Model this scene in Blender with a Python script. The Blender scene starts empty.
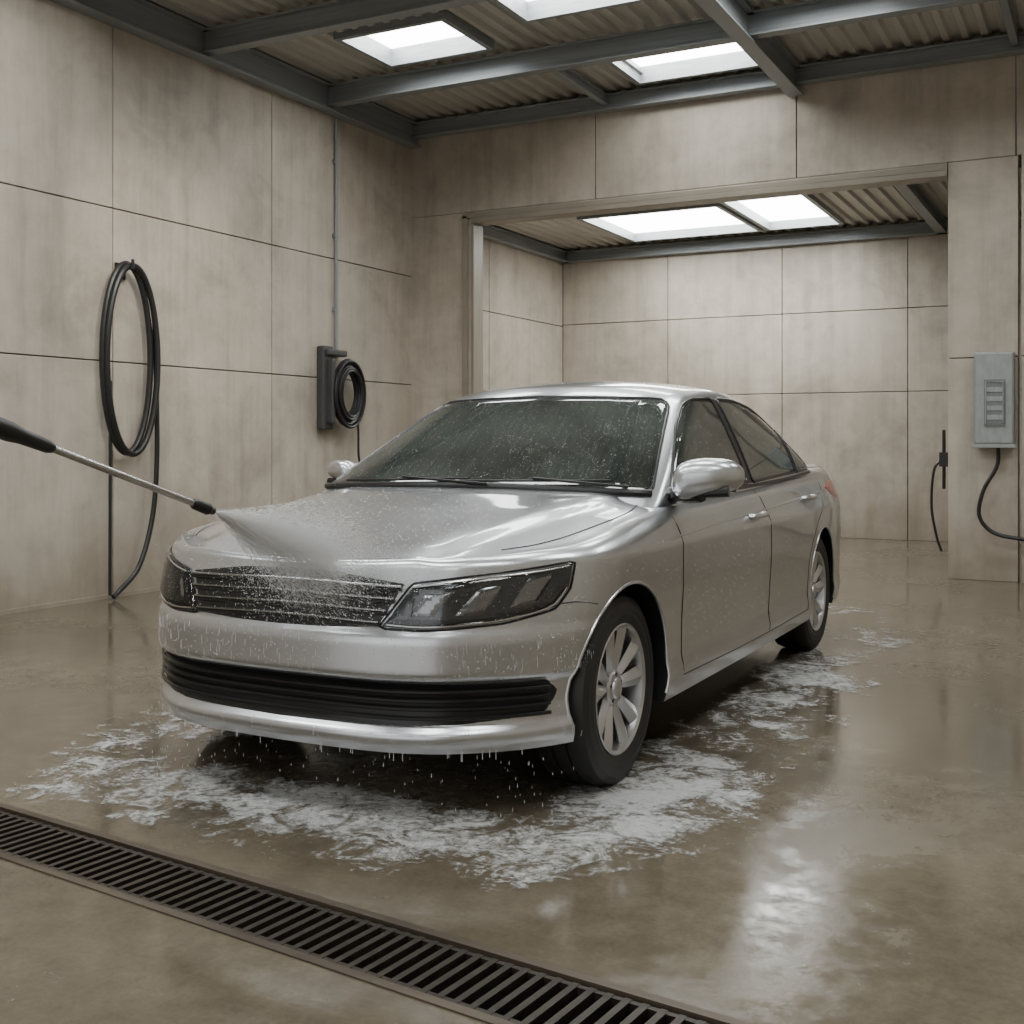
import bpy, bmesh, math, random
import numpy as np
from mathutils import Vector, Matrix
from mathutils.bvhtree import BVHTree
from mathutils.geometry import delaunay_2d_cdt
random.seed(4); np.random.seed(4)
S=bpy.context.scene
COL=S.collection

# ------------------------------------------------------------------ helpers
def sinterp(xs,ys,sig=0.02,n=2000):
    xs=np.array(xs,float); ys=np.array(ys,float)
    o=np.argsort(xs); xs=xs[o]; ys=ys[o]
    pad=sig*4
    g=np.linspace(xs[0]-pad,xs[-1]+pad,n)
    sl0=(ys[1]-ys[0])/(xs[1]-xs[0]); sl1=(ys[-1]-ys[-2])/(xs[-1]-xs[-2])
    v=np.interp(g,xs,ys)
    v=np.where(g<xs[0],ys[0]+sl0*(g-xs[0]),v); v=np.where(g>xs[-1],ys[-1]+sl1*(g-xs[-1]),v)
    step=g[1]-g[0]; k=int(3*sig/step)+1
    ker=np.exp(-0.5*((np.arange(-k,k+1)*step)/sig)**2); ker/=ker.sum()
    vp=np.concatenate([v[0]-(v[1]-v[0])*np.arange(k,0,-1),v,v[-1]+(v[-1]-v[-2])*np.arange(1,k+1)])
    w=np.convolve(vp,ker,'valid')
    return lambda q: float(np.interp(q,g,w))
def catmull(pts,n,closed=False):
    P=[Vector(p) for p in pts]; m=len(P); out=[]
    segs=m if closed else m-1
    def g(i):
        if closed: return P[i%m]
        if i<0: return P[0]*2-P[1]
        if i>=m: return P[-1]*2-P[-2]
        return P[i]
    for i in range(segs):
        a,b,c,d=g(i-1),g(i),g(i+1),g(i+2)
        for k in range(n):
            t=k/n
            out.append(0.5*((2*b)+(c-a)*t+(2*a-5*b+4*c-d)*t*t+(3*b-a-3*c+d)*t**3))
    if not closed: out.append(P[-1].copy())
    return out
def resample(pts,n,closed=False):
    A=np.array([tuple(p) for p in pts])
    if closed: A=np.vstack([A,A[:1]])
    d=np.concatenate([[0],np.cumsum(np.linalg.norm(np.diff(A,axis=0),axis=1))])
    q=np.linspace(0,d[-1],n+1 if closed else n)
    R=np.stack([np.interp(q,d,A[:,k]) for k in range(A.shape[1])],1)
    if closed: R=R[:-1]
    return R

class MB:
    def __init__(s): s.v=[]; s.f=[]; s.m=[]
    def add(s,vs,fs,mat=0):
        o=len(s.v); s.v+= [tuple(v) for v in vs]
        for f in fs: s.f.append(tuple(i+o for i in f)); s.m.append(mat)
    def box(s,c,sz,mat=0,rot=None):
        vs=[]
        for dx in(-.5,.5):
            for dy in(-.5,.5):
                for dz in(-.5,.5):
                    p=Vector((dx*sz[0],dy*sz[1],dz*sz[2]))
                    if rot is not None: p=rot@p
                    vs.append(p+Vector(c))
        s.add(vs,[(0,1,3,2),(4,6,7,5),(0,4,5,1),(2,3,7,6),(0,2,6,4),(1,5,7,3)],mat)
    def box2(s,a,b,mat=0):
        s.box([(a[i]+b[i])/2 for i in range(3)],[abs(b[i]-a[i]) for i in range(3)],mat)
    def tube(s,pts,r,seg=8,mat=0,closed=False,r2=None):
        P=[Vector(p) for p in pts]; n=len(P)
        if n<2: return
        rs=r if hasattr(r,'__len__') else [r if r2 is None else r+(r2-r)*i/(n-1) for i in range(n)]
        up=None; vs=[]
        for i in range(n):
            if closed: t=P[(i+1)%n]-P[i-1]
            else: t=P[min(i+1,n-1)]-P[max(i-1,0)]
            if t.length<1e-9: t=Vector((0,0,1))
            t.normalize()
            if up is None:
                up=Vector((0,0,1)) if abs(t.z)<.9 else Vector((1,0,0))
            up=(up-t*up.dot(t))
            if up.length<1e-6: up=t.orthogonal()
            up.normalize(); sd=t.cross(up)
            for k in range(seg):
                a=2*math.pi*k/seg
                vs.append(P[i]+(up*math.cos(a)+sd*math.sin(a))*rs[i])
        fs=[]
        for i in range(n if closed else n-1):
            j=(i+1)%n
            for k in range(seg):
                l=(k+1)%seg
                fs.append((i*seg+k,j*seg+k,j*seg+l,i*seg+l))
        if not closed:
            fs.append(tuple(range(seg))[::-1]); fs.append(tuple((n-1)*seg+k for k in range(seg)))
        s.add(vs,fs,mat)
    def lathe(s,prof,M,seg=64,mat=0):
        vs=[];n=len(prof)
        for k in range(seg):
            a=2*math.pi*k/seg
            for r,x in prof: vs.append(M@Vector((x,r*math.cos(a),r*math.sin(a))))
        fs=[]
        for k in range(seg):
            l=(k+1)%seg
            for i in range(n-1): fs.append((k*n+i,k*n+i+1,l*n+i+1,l*n+i))
        s.add(vs,fs,mat)
    def obj(s,name,mats,parent=None,smooth=True,ang=35,bevel=0,merge=False):
        me=bpy.data.meshes.new(name); me.from_pydata(s.v,[],s.f); me.update()
        for m in mats: me.materials.append(m)
        for p,m in zip(me.polygons,s.m): p.material_index=m
        bm=bmesh.new(); bm.from_mesh(me)
        if merge: bmesh.ops.remove_doubles(bm,verts=bm.verts,dist=merge if merge is not True else 1e-5)
        bmesh.ops.recalc_face_normals(bm,faces=bm.faces)
        bm.to_mesh(me); bm.free()
        if smooth:
            me.shade_smooth(); me.set_sharp_from_angle(angle=math.radians(ang))
        o=bpy.data.objects.new(name,me); COL.objects.link(o)
        if parent: o.parent=parent
        if bevel:
            b=o.modifiers.new('b','BEVEL'); b.width=bevel; b.segments=2; b.limit_method='ANGLE'
        return o
def empty(name):
    e=bpy.data.objects.new(name,None); COL.objects.link(e); return e

# ------------------------------------------------------------------ materials
def newmat(name):
    m=bpy.data.materials.new(name); m.use_nodes=True
    nt=m.node_tree; b=nt.nodes['Principled BSDF']; return m,nt,b
def noise(nt,scale,detail=4,rough=.55,vec=None,dist=0):
    n=nt.nodes.new('ShaderNodeTexNoise'); n.inputs['Scale'].default_value=scale
    n.inputs['Detail'].default_value=detail; n.inputs['Roughness'].default_value=rough
    n.inputs['Distortion'].default_value=dist
    if vec is not None: nt.links.new(vec,n.inputs['Vector'])
    return n.outputs['Fac']
def pos(nt):
    return nt.nodes.new('ShaderNodeNewGeometry').outputs['Position']
def mapping(nt,vec,scale=(1,1,1)):
    n=nt.nodes.new('ShaderNodeMapping'); n.inputs['Scale'].default_value=scale
    nt.links.new(vec,n.inputs['Vector']); return n.outputs['Vector']
def ramp(nt,fac,stops):
    r=nt.nodes.new('ShaderNodeValToRGB'); e=r.color_ramp.elements
    while len(e)<len(stops): e.new(0.5)
    for i,(p,c) in enumerate(stops):
        e[i].position=p; e[i].color=(c[0],c[1],c[2],1) if hasattr(c,'__len__') else (c,c,c,1)
    nt.links.new(fac,r.inputs['Fac']); return r.outputs['Color']
def mix(nt,fac,a,b,mode='MIX'):
    m=nt.nodes.new('ShaderNodeMix'); m.data_type='RGBA'; m.blend_type=mode
    A=[i for i in m.inputs if i.name=='A' and i.type=='RGBA'][0]; B=[i for i in m.inputs if i.name=='B' and i.type=='RGBA'][0]
    F=m.inputs[0]
    for sock,val in ((F,fac),(A,a),(B,b)):
        if isinstance(val,bpy.types.NodeSocket): nt.links.new(val,sock)
        elif hasattr(val,'__len__'): sock.default_value=(val[0],val[1],val[2],1)
        else: sock.default_value=val
    return [o for o in m.outputs if o.type=='RGBA'][0]
def math_(nt,op,a,b=None,clamp=False):
    m=nt.nodes.new('ShaderNodeMath'); m.operation=op; m.use_clamp=clamp
    for i,val in enumerate((a,b)):
        if val is None: continue
        if isinstance(val,bpy.types.NodeSocket): nt.links.new(val,m.inputs[i])
        else: m.inputs[i].default_value=val
    return m.outputs[0]
def sep(nt,vec):
    n=nt.nodes.new('ShaderNodeSeparateXYZ'); nt.links.new(vec,n.inputs[0]); return n.outputs
def bump(nt,b,h,strength=.3,dist=.01):
    n=nt.nodes.new('ShaderNodeBump'); n.inputs['Strength'].default_value=strength; n.inputs['Distance'].default_value=dist
    nt.links.new(h,n.inputs['Height']); nt.links.new(n.outputs['Normal'],b.inputs['Normal']); return n
def simple(name,col,rough=.5,metal=0,coat=0,vary=.12,vscale=8,spec=None):
    m,nt,b=newmat(name)
    f=noise(nt,vscale,3)
    c=ramp(nt,f,[(.3,[x*(1-vary) for x in col]),(.7,[min(1,x*(1+vary)) for x in col])])
    nt.links.new(c,b.inputs['Base Color'])
    b.inputs['Roughness'].default_value=rough; b.inputs['Metallic'].default_value=metal
    b.inputs['Coat Weight'].default_value=coat
    if spec is not None: b.inputs['Specular IOR Level'].default_value=spec
    return m

def concrete(name,c0,c1,grime=True):
    m,nt,b=newmat(name); P=pos(nt)
    f1=noise(nt,.7,5,.6,P,.4); f2=noise(nt,5,6,.65,P)
    f3=noise(nt,1.0,5,.65,mapping(nt,P,(6,6,.4)))
    f=math_(nt,'ADD',math_(nt,'MULTIPLY',f1,.65),math_(nt,'MULTIPLY',f2,.35))
    c=ramp(nt,f,[(.38,c0),(.60,c1)])
    st=ramp(nt,f3,[(.34,.74),(.50,.94),(.64,1.03)])
    c=mix(nt,.65,c,st,'MULTIPLY')
    blot=ramp(nt,noise(nt,1.3,5,.65,P,1.0),[(.36,.78),(.5,1.0)])
    c=mix(nt,.65,c,blot,'MULTIPLY')
    z=sep(nt,P)[2]
    if grime:
        g=math_(nt,'ADD',math_(nt,'MULTIPLY',z,-1.1),math_(nt,'MULTIPLY',f3,1.8))
        g=ramp(nt,g,[(.1,0),(1.0,1)])
        c=mix(nt,math_(nt,'MULTIPLY',g,.65),c,(c0[0]*.45,c0[1]*.41,c0[2]*.33))
    nt.links.new(c,b.inputs['Base Color'])
    b.inputs['Roughness'].default_value=.55
    fb=noise(nt,30,5,.7,P)
    bump(nt,b,math_(nt,'ADD',fb,f2),.18,.005)
    return m
M_wall=concrete('concrete_panel',(.385,.335,.272),(.53,.472,.395))
M_joint=simple('joint_dark',(.11,.095,.075),.8)

def floor_mat():
    m,nt,b=newmat('wet_concrete'); P=pos(nt)
    f1=noise(nt,.8,5,.6,P); f2=noise(nt,9,6,.7,P); f3=noise(nt,60,3,.7,P)
    f=math_(nt,'ADD',math_(nt,'MULTIPLY',f1,.55),math_(nt,'MULTIPLY',f2,.45))
    c=ramp(nt,f,[(.35,(.086,.071,.048)),(.5,(.122,.102,.072)),(.66,(.175,.15,.108))])
    c=mix(nt,.6,c,ramp(nt,f3,[(.3,.75),(.7,1.1)]),'MULTIPLY')
    nt.links.new(c,b.inputs['Base Color'])
    w=noise(nt,.9,4,.55,P,.4)
    w2=noise(nt,14,5,.7,P)
    w=math_(nt,'ADD',math_(nt,'MULTIPLY',w,.68),math_(nt,'MULTIPLY',w2,.32))
    r=ramp(nt,w,[(.44,.045),(.52,.14),(.62,.36)])
    nt.links.new(r,b.inputs['Roughness'])
    b.inputs['Specular IOR Level'].default_value=.5
    hb=math_(nt,'ADD',math_(nt,'MULTIPLY',f2,.6),math_(nt,'MULTIPLY',f3,.5))
    bump(nt,b,hb,.13,.004)
    return m
M_floor=floor_mat()
M_steel=simple('painted_steel_beam',(.27,.29,.30),.45,.2,vary=.15)
M_sheet=simple('corrugated_sheet',(.50,.48,.43),.5,.2,vary=.15,vscale=3)
M_black=simple('black_plastic',(.014,.014,.015),.3)
M_rubber=simple('rubber_hose',(.012,.012,.012),.4)
M_tire=simple('tire_rubber',(.018,.018,.018),.5,vscale=30)
M_grate=simple('cast_iron',(.05,.042,.034),.4,.6,vscale=20,vary=.3)
M_frame=simple('rusty_frame',(.085,.066,.048),.45,.4,vscale=12,vary=.4)
M_pit=simple('drain_dark',(.008,.007,.006),.6)
M_boxm=simple('grey_enclosure',(.30,.32,.315),.4,.2)
M_boxd=simple('enclosure_panel',(.17,.18,.18),.3,.1)
M_chrome=simple('chrome',(.75,.76,.77),.15,1.0,vary=.03)
M_dchrome=simple('dark_chrome',(.42,.43,.44),.22,1.0,vary=.05)
M_refl=simple('lamp_reflector',(.30,.305,.31),.16,1.0,vary=.1,vscale=25)
M_silver=simple('alloy_wheel',(.56,.56,.57),.3,.85,vary=.04)
M_tube=simple('stainless_lance',(.55,.55,.55),.25,1.0)
def skymat():
    m,nt,b=newmat('skylight_diffuser')
    nt.nodes.remove(b); e=nt.nodes.new('ShaderNodeEmission')
    f=noise(nt,3,3); c=ramp(nt,f,[(.3,(.90,.93,.91)),(.7,(1,1,.98))]); nt.links.new(c,e.inputs['Color'])
    e.inputs['Strength'].default_value=15.5
    nt.links.new(e.outputs[0],nt.nodes['Material Output'].inputs['Surface']); return m
M_sky=skymat()
def paint():
    m,nt,b=newmat('silver_paint')
    tc=nt.nodes.new('ShaderNodeTexCoord').outputs['Object']
    f=noise(nt,3,4,.6,tc)
    c=ramp(nt,f,[(.3,(.57,.585,.61)),(.7,(.61,.625,.65))]); nt.links.new(c,b.inputs['Base Color'])
    b.inputs['Metallic'].default_value=.92
    v=nt.nodes.new('ShaderNodeTexVoronoi'); v.inputs['Scale'].default_value=120; nt.links.new(tc,v.inputs['Vector'])
    gate=ramp(nt,noise(nt,40,2,.5,tc),[(.50,0),(.58,1)])
    d=ramp(nt,v.outputs['Distance'],[(.0,1),(.30,0)])
    h=math_(nt,'MULTIPLY',d,gate)
    b.inputs['Roughness'].default_value=.29
    b.inputs['Coat Weight'].default_value=1.0; b.inputs['Coat Roughness'].default_value=.04
    bump(nt,b,h,.10,.0018)
    return m
M_paint=paint()
def glassmat():
    m,nt,b=newmat('wet_window_glass')
    tc=nt.nodes.new('ShaderNodeTexCoord').outputs['Object']
    f=noise(nt,2.2,3,.5,tc)
    c=ramp(nt,f,[(.35,(.018,.022,.020)),(.65,(.050,.060,.053))])
    v=nt.nodes.new('ShaderNodeTexVoronoi'); v.inputs['Scale'].default_value=120; nt.links.new(tc,v.inputs['Vector'])
    gate=ramp(nt,noise(nt,22,3,.6,tc),[(.42,0),(.56,1)])
    d=math_(nt,'MULTIPLY',ramp(nt,v.outputs['Distance'],[(.0,1),(.22,0)]),gate)
    c=mix(nt,math_(nt,'MULTIPLY',d,.30),c,(.40,.43,.42))
    nt.links.new(c,b.inputs['Base Color'])
    b.inputs['Roughness'].default_value=.04; b.inputs['Specular IOR Level'].default_value=1.0
    bump(nt,b,d,.25,.002)
    return m
M_glass=glassmat()
M_lampbase=simple('lamp_housing',(.08,.083,.086),.2,.85)
M_red=simple('tail_lamp_red',(.35,.012,.01),.15,coat=1)
def coverglass():
    m,nt,b=newmat('lamp_cover'); nt.nodes.remove(b)
    g=nt.nodes.new('ShaderNodeBsdfGlossy'); g.inputs['Roughness'].default_value=.04
    t=nt.nodes.new('ShaderNodeBsdfTransparent'); t.inputs['Color'].default_value=(.88,.90,.91,1)
    l=nt.nodes.new('ShaderNodeLayerWeight'); l.inputs['Blend'].default_value=.25
    mx=nt.nodes.new('ShaderNodeMixShader')
    nt.links.new(math_(nt,'ADD',l.outputs['Fresnel'],.04,True),mx.inputs[0]); nt.links.new(t.outputs[0],mx.inputs[1]); nt.links.new(g.outputs[0],mx.inputs[2])
    nt.links.new(mx.outputs[0],nt.nodes['Material Output'].inputs['Surface']); return m
M_cover=coverglass()
def watermat(name,alpha,rough=.4):
    m,nt,b=newmat(name)
    f=noise(nt,40,2); c=ramp(nt,f,[(.3,(.93,.95,.96)),(.7,(1,1,1))]); nt.links.new(c,b.inputs['Base Color'])
    b.inputs['Roughness'].default_value=rough; b.inputs['Alpha'].default_value=alpha
    return m
M_drop=watermat('water_streak',1.0)
M_drip=watermat('water_drip',.45)
M_bead=watermat('water_bead',.42,.05)

# ------------------------------------------------------------------ room
XL,XR,YB,YF=-4.25,4.3,6.7,-9.0
ZC=4.46
def panels(mb,axis,fixed,thick,us,zs,mat=0,gap=.009,skip=None):
    for i in range(len(us)-1):
        for j in range(len(zs)-1):
            u0,u1=us[i]+gap/2,us[i+1]-gap/2; z0,z1=zs[j]+(gap/2 if j else 0),zs[j+1]-gap/2
            if axis=='x': mb.box2((fixed,u0,z0),(fixed+thick,u1,z1),mat)
            else: mb.box2((u0,fixed,z0),(u1,fixed+thick,z1),mat)
def yat(u,x):
    k=(u-512)/1165; d=(2.355-x)/(.4627-.8865*k); return -3.674+(.4627*k+.8865)*d
T=.16
ys=[YF,-6.6,-4.4,-2.2,-.1,yat(113,XL),yat(272,XL),YB+.005]
zs=[0,1.745,2.88,4.7]
mb=MB(); panels(mb,'x',XL,-.12,ys,zs); mb.box2((XL-.05,YF,0),(XL-.3,YB+T+.02,4.7),1)
mb.obj('wall_left',[M_wall,M_joint],bevel=.004,smooth=False)
YI=10.45
mb=MB(); panels(mb,'x',XL,-.12,[YB+T,8.4,YI],[0,1.74,2.68,3.9]); mb.box2((XL-.05,YB+T,0),(XL-.3,YI+.1,3.9),1)
mb.obj('wall_left_rear_bay',[M_wall,M_joint],bevel=.004,smooth=False)
OX0,OX1,OZ=-3.52,1.07,3.43
mb=MB()
panels(mb,'y',YB,T,[XL-.05,OX0],[0,3.5])
panels(mb,'y',YB,T,[XL-.05,-2.15,-.20,1.6,XR],[3.5,4.7])
mb.box2((OX0,YB+.005,OZ),(OX1,YB+T-.005,3.5),0)
panels(mb,'y',YB,T,[OX1,1.62],[0,1.85,3.5])
panels(mb,'y',YB-.06,T+.06,[1.64,XR],[0,1.85,3.5])
mb.box2((XL,YB+.04,3.3+.12),(XR,YB+T-.03,3.6),1)
mb.obj('wall_back',[M_wall,M_joint],bevel=.004,smooth=False)
mb=MB(); panels(mb,'y',YI,.12,[XL,-2.77,-1.30,.17,1.64,3.1],[0,1.73,2.70,3.9]); mb.box2((XL-.3,YI+.05,0),(3.1,YI+.3,3.9),1)
mb.obj('wall_back_rear_bay',[M_wall,M_joint],bevel=.004,smooth=False)
mb=MB(); panels(mb,'x',3.1,.12,[YB+T,8.8,YI],[0,1.73,2.7,3.9]); mb.box2((3.15,YB+T,0),(3.4,YI+.3,3.9),1)
mb.obj('wall_right_rear_bay',[M_wall,M_joint],bevel=.004,smooth=False)
mb=MB(); panels(mb,'x',XR,.12,[YF,-6,-3.5,-1,1.5,4,YB],zs); mb.box2((XR+.05,YF,0),(XR+.3,YB+T,4.7),1)
mb.obj('wall_right',[M_wall,M_joint],bevel=.004,smooth=False)
mb=MB()
mb.box2((OX0,YB-.02,0),(OX0+.03,YB+T+.02,OZ)); mb.box2((OX0,YB-.03,OZ-.05),(OX1,YB+T+.02,OZ))
mb.box2((OX0-.10,YB-.03,0),(OX0-.04,YB-.0,OZ+.03)); mb.box2((OX0-.10,YB-.03,OZ+.0),(OX1,YB-.0,OZ+.05))
mb.obj('trim_1',[simple('jamb_trim',(.27,.24,.19),.45,.1)],bevel=.004,smooth=False)
mb=MB(); mb.box2((XL,YF,0),(XL+.02,YB,.03)); mb.obj('baseboard_left',[M_wall],smooth=False)

# floor split by drain
ang=math.atan2(-.269,2.497)
dv=Vector((math.cos(ang),math.sin(ang),0)); dn=Vector((-math.sin(ang),math.cos(ang),0))
P0=Vector((-.814,-1.134,0))
W=.27
def onx(p,x): return p+dv*((x-p.x)/dv.x)
a0,a1=onx(P0,XL-.2),onx(P0,XR+.2); b0,b1=onx(P0-dn*W,XL-.2),onx(P0-dn*W,XR+.2)
mb=MB()
mb.add([a0,a1,(XR+.2,YI+.2,0),(XL-.2,YI+.2,0)],[(0,1,2,3)])
mb.add([(XL-.2,YF-6,0),(XR+.2,YF-6,0),b1,b0],[(0,1,2,3)])
mb.obj('floor',[M_floor],smooth=False)
mb=MB(); R=Matrix.Rotation(ang,3,'Z')
L=8.6; mid=P0-dn*(W/2)+dv*0.8
def dbox(al,ac,z,sx,sy,sz,mat): mb.box(mid+dv*al+dn*ac+Vector((0,0,z)),(sx,sy,sz),mat,R)
dbox(0,0,-.16,L,W,.02,2); dbox(0,W/2+.0,-.08,L,.012,.15,2); dbox(0,-W/2,-.08,L,.012,.15,2)
for sgn in(1,-1):
    dbox(0,sgn*(W/2-.004),-.006,L,.026,.02,1)
    dbox(0,sgn*(W/2-.034),-.012,L,.014,.018,0)
n=int(L/.042)
for i in range(n):
    al=-L/2+(i+.5)*.042
    dbox(al,0,-.012,.017,W-.05,.02,0)
mb.obj('floor_drain_grate',[M_grate,M_frame,M_pit],smooth=False)

# ceiling
skyl=[(-3.3,-2.35,4.15,4.88),(-1.75,-.45,3.75,4.45),(.05,.8,3.85,4.85),(2.1,3.3,3.85,4.85),(-1.55,-.45,5.6,6.35)]
for (y0,y1) in ((.7,1.7),(-2.5,-1.5),(-5.6,-4.6)):
    for (x0,x1) in ((-3.45,-2.1),(-1.65,-.45),(.15,1.05),(2.1,3.3)): skyl.append((x0,x1,y0,y1))  # extra skylight rows out of view, added to light the bay
def sheet(mb,x0,x1,y0,y1,z,holes,pitch=.15):
    prof=[]; x=x0
    while x<x1:
        prof+= [(x,z),(x+.05,z),(x+.07,z+.035),(x+.13,z+.035)]; x+=pitch
    prof.append((x,z))
    yb=sorted(set([y0,y1]+[h[2] for h in holes]+[h[3] for h in holes])); yb=[y for y in yb if y0<=y<=y1]
    for i in range(len(prof)-1):
        for j in range(len(yb)-1):
            cx=(prof[i][0]+prof[i+1][0])/2; cy=(yb[j]+yb[j+1])/2
            if any(h[0]<cx<h[1] and h[2]<cy<h[3] for h in holes): continue
            (xa,za),(xb,zb)=prof[i],prof[i+1]
            mb.add([(xa,yb[j],za),(xb,yb[j],zb),(xb,yb[j+1],zb),(xa,yb[j+1],za)],[(0,1,2,3)])
mb=MB(); sheet(mb,XL-.1,XR+.1,YF,YB+.1,ZC+.03,skyl)
mb.add([(XL-.3,YF,ZC+.4),(XR+.3,YF,ZC+.4),(XR+.3,YB+.3,ZC+.4),(XL-.3,YB+.3,ZC+.4)],[(0,1,2,3)])
mb.obj('ceiling',[M_sheet],smooth=False)
for i,(x0,x1,y0,y1) in enumerate(skyl):
    mb=MB()
    mb.add([(x0,y0,ZC+.13),(x1,y0,ZC+.13),(x1,y1,ZC+.13),(x0,y1,ZC+.13)],[(0,1,2,3)],0)
    t=.05; z0,z1=ZC-.02,ZC+.17
    mb.box2((x0-t,y0-t,z0),(x0,y1+t,z1),1); mb.box2((x1,y0-t,z0),(x1+t,y1+t,z1),1)
    mb.box2((x0,y0-t,z0),(x1,y0,z1),1); mb.box2((x0,y1,z0),(x1,y1+t,z1),1)
    mb.obj('window_%d'%(i+1),[M_sky,M_steel],smooth=False)
def ibeam(mb,a,b,h=.17,w=.11,zt=ZC,mat=0):
    ax=abs(b[0]-a[0])>abs(b[1]-a[1])
    c=((a[0]+b[0])/2,(a[1]+b[1])/2); l=max(abs(b[0]-a[0]),abs(b[1]-a[1]))
    def bx(z,ww,hh): mb.box((c[0],c[1],z),(l,ww,hh) if ax else (ww,l,hh),mat)
    bx(zt-.008,w,.016); bx(zt-h+.008,w,.016); bx(zt-h/2,.02 if w<.2 else .03,h-.03)
mb=MB()
for y in (6.62,5.15,3.5,2.1,.2,-1.1,-3.2,-5.0,-7.0): ibeam(mb,(XL+.01,y),(XR-.01,y),h=.19 if y!=6.62 else .15)
for x in (-.2,XL+.07,XR-.07): ibeam(mb,(x,YF),(x,YB-.02),h=.24,w=.13)
for x in (-2.0,1.6):
    ibeam(mb,(x,5.2),(x,6.6),h=.1,w=.06)
mb.obj('ceiling_beams',[M_steel],smooth=False,bevel=.003)
ZI=3.66
rs=[(-3.0,-1.45,8.3,9.9),(-1.3,-.5,7.5,9.9)]
mb=MB(); sheet(mb,XL-.1,3.2,YB+T,YI+.1,ZI+.03,rs)
mb.obj('ceiling_rear_bay',[M_sheet],smooth=False)
for k,(x0,x1,y0,y1) in enumerate(rs):
    mb=MB(); mb.add([(x0,y0,ZI+.08),(x1,y0,ZI+.08),(x1,y1,ZI+.08),(x0,y1,ZI+.08)],[(0,1,2,3)],0)
    t=.05
    mb.box2((x0-t,y0-t,ZI-.02),(x0,y1+t,ZI+.11),1); mb.box2((x1,y0-t,ZI-.02),(x1+t,y1+t,ZI+.11),1)
    mb.box2((x0,y0-t,ZI-.02),(x1,y0,ZI+.11),1); mb.box2((x0,y1,ZI-.02),(x1,y1+t,ZI+.11),1)
    mb.obj('window_%d'%(30+k),[M_sky,M_steel],smooth=False)
mb=MB()
ibeam(mb,(XL+.01,YI-.07),(3.09,YI-.07),h=.14,zt=ZI)
ibeam(mb,(XL+.07,YB+T),(XL+.07,YI-.02),h=.14,zt=ZI); ibeam(mb,(.55,YB+T),(.55,YI-.02),h=.14,zt=ZI)
mb.obj('ceiling_beams_rear_bay',[M_steel],smooth=False,bevel=.003)

# ------------------------------------------------------------------ wall fittings
def ell(cy,cz,ry,rz,x,n=60,ph=0,wob=0):
    return [(x+wob*math.sin(2*math.pi*i/n+1),cy+ry*math.sin(2*math.pi*i/n+ph),cz+rz*math.cos(2*math.pi*i/n+ph)) for i in range(n)]
e=empty('hanging_hose')
mb=MB(); hx=XL+.06
cy,cz=2.66,1.77
mb.tube(ell(cy,cz,.235,.70,hx+.02),.023,10,closed=True)
mb.tube(ell(cy+.03,cz-.01,.25,.70,hx+.05,ph=.2),.023,10,closed=True)
tail=catmull([(hx+.03,2.93,2.05),(hx+.03,2.95,1.5),(hx+.03,2.95,.95),(hx+.03,2.90,.55),(hx+.05,2.75,.22),(hx+.05,2.56,.06),(hx+.05,2.50,.022)],10)
mb.tube(tail,.019,10)
mb.tube([(hx,2.52,1.6),(hx,2.515,.03)],.012,8)
mb.obj('hose',[M_rubber],e)
mb=MB(); mb.tube([(XL+.002,cy,2.42),(XL+.14,cy,2.44)],.012,8); mb.box((XL+.011,cy,2.42),(.018,.09,.12)); mb.tube([(XL+.14,cy,2.43),(XL+.14,cy,2.5)],.012,8)
mb.obj('hook',[M_black],e)
e=empty('hose_reel')
ry_,rz_=5.28,1.62
mb=MB()
mb.box((XL+.042,ry_-.14,rz_+.03),(.08,.16,.78),0); mb.box((XL+.062,ry_-.04,rz_+.36),(.12,.30,.06),0)
mb.box((XL+.10,ry_-.14,rz_+.0),(.10,.05,.6),0)
mb.obj('bracket',[simple('reel_bracket',(.06,.06,.06),.5)],e,bevel=.015,smooth=False)
mb=MB()
for k in range(12):
    r=.150+.016*(k%5); mb.tube(ell(ry_+.10+.014*math.sin(k*2),rz_-.02+.01*math.cos(k*3),r*1.08,r*1.45,XL+.10+.022*(k//3)),.017,8,closed=True)
mb.tube(catmull([(XL+.12,ry_+.24,rz_-.1),(XL+.12,ry_+.28,rz_-.35),(XL+.12,ry_+.29,rz_-.62),(XL+.10,ry_+.38,rz_-.75)],8),.011,8)
mb.obj('coil',[M_rubber],e)
mb=MB(); mb.tube([(XL+.03,ry_+.05,rz_+.35),(XL+.03,ry_+.05,4.2)],.015,8)
for z in (2.4,3.1,3.8): mb.box((XL+.017,ry_+.05,z),(.03,.06,.03))
mb.obj('supply_pipe',[M_steel],e)
e=empty('electrical_box'); fy=YB-.001
mb=MB(); mb.box2((1.29,fy-.13,1.12),(1.595,fy,1.885),0); mb.obj('enclosure',[M_boxm],e,bevel=.012,smooth=False)
mb=MB(); mb.box2((1.275,fy-.145,1.10),(1.61,fy-.125,1.13),0); mb.box2((1.30,fy-.14,1.14),(1.585,fy-.13,1.87),0)
mb.obj('door',[M_boxm],e,bevel=.004,smooth=False)
mb=MB(); mb.box2((1.37,fy-.15,1.28),(1.53,fy-.138,1.66),0)
for k in range(4): mb.box2((1.39,fy-.156,1.33+k*.075),(1.51,fy-.148,1.37+k*.075),1)
mb.tube([(1.385,fy-.15,1.64),(1.385,fy-.165,1.3),(1.515,fy-.165,1.3),(1.515,fy-.165,1.64)],.006,6,1,closed=True)
mb.obj('display',[M_boxd,M_boxm],e,bevel=.003,smooth=False)
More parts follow.
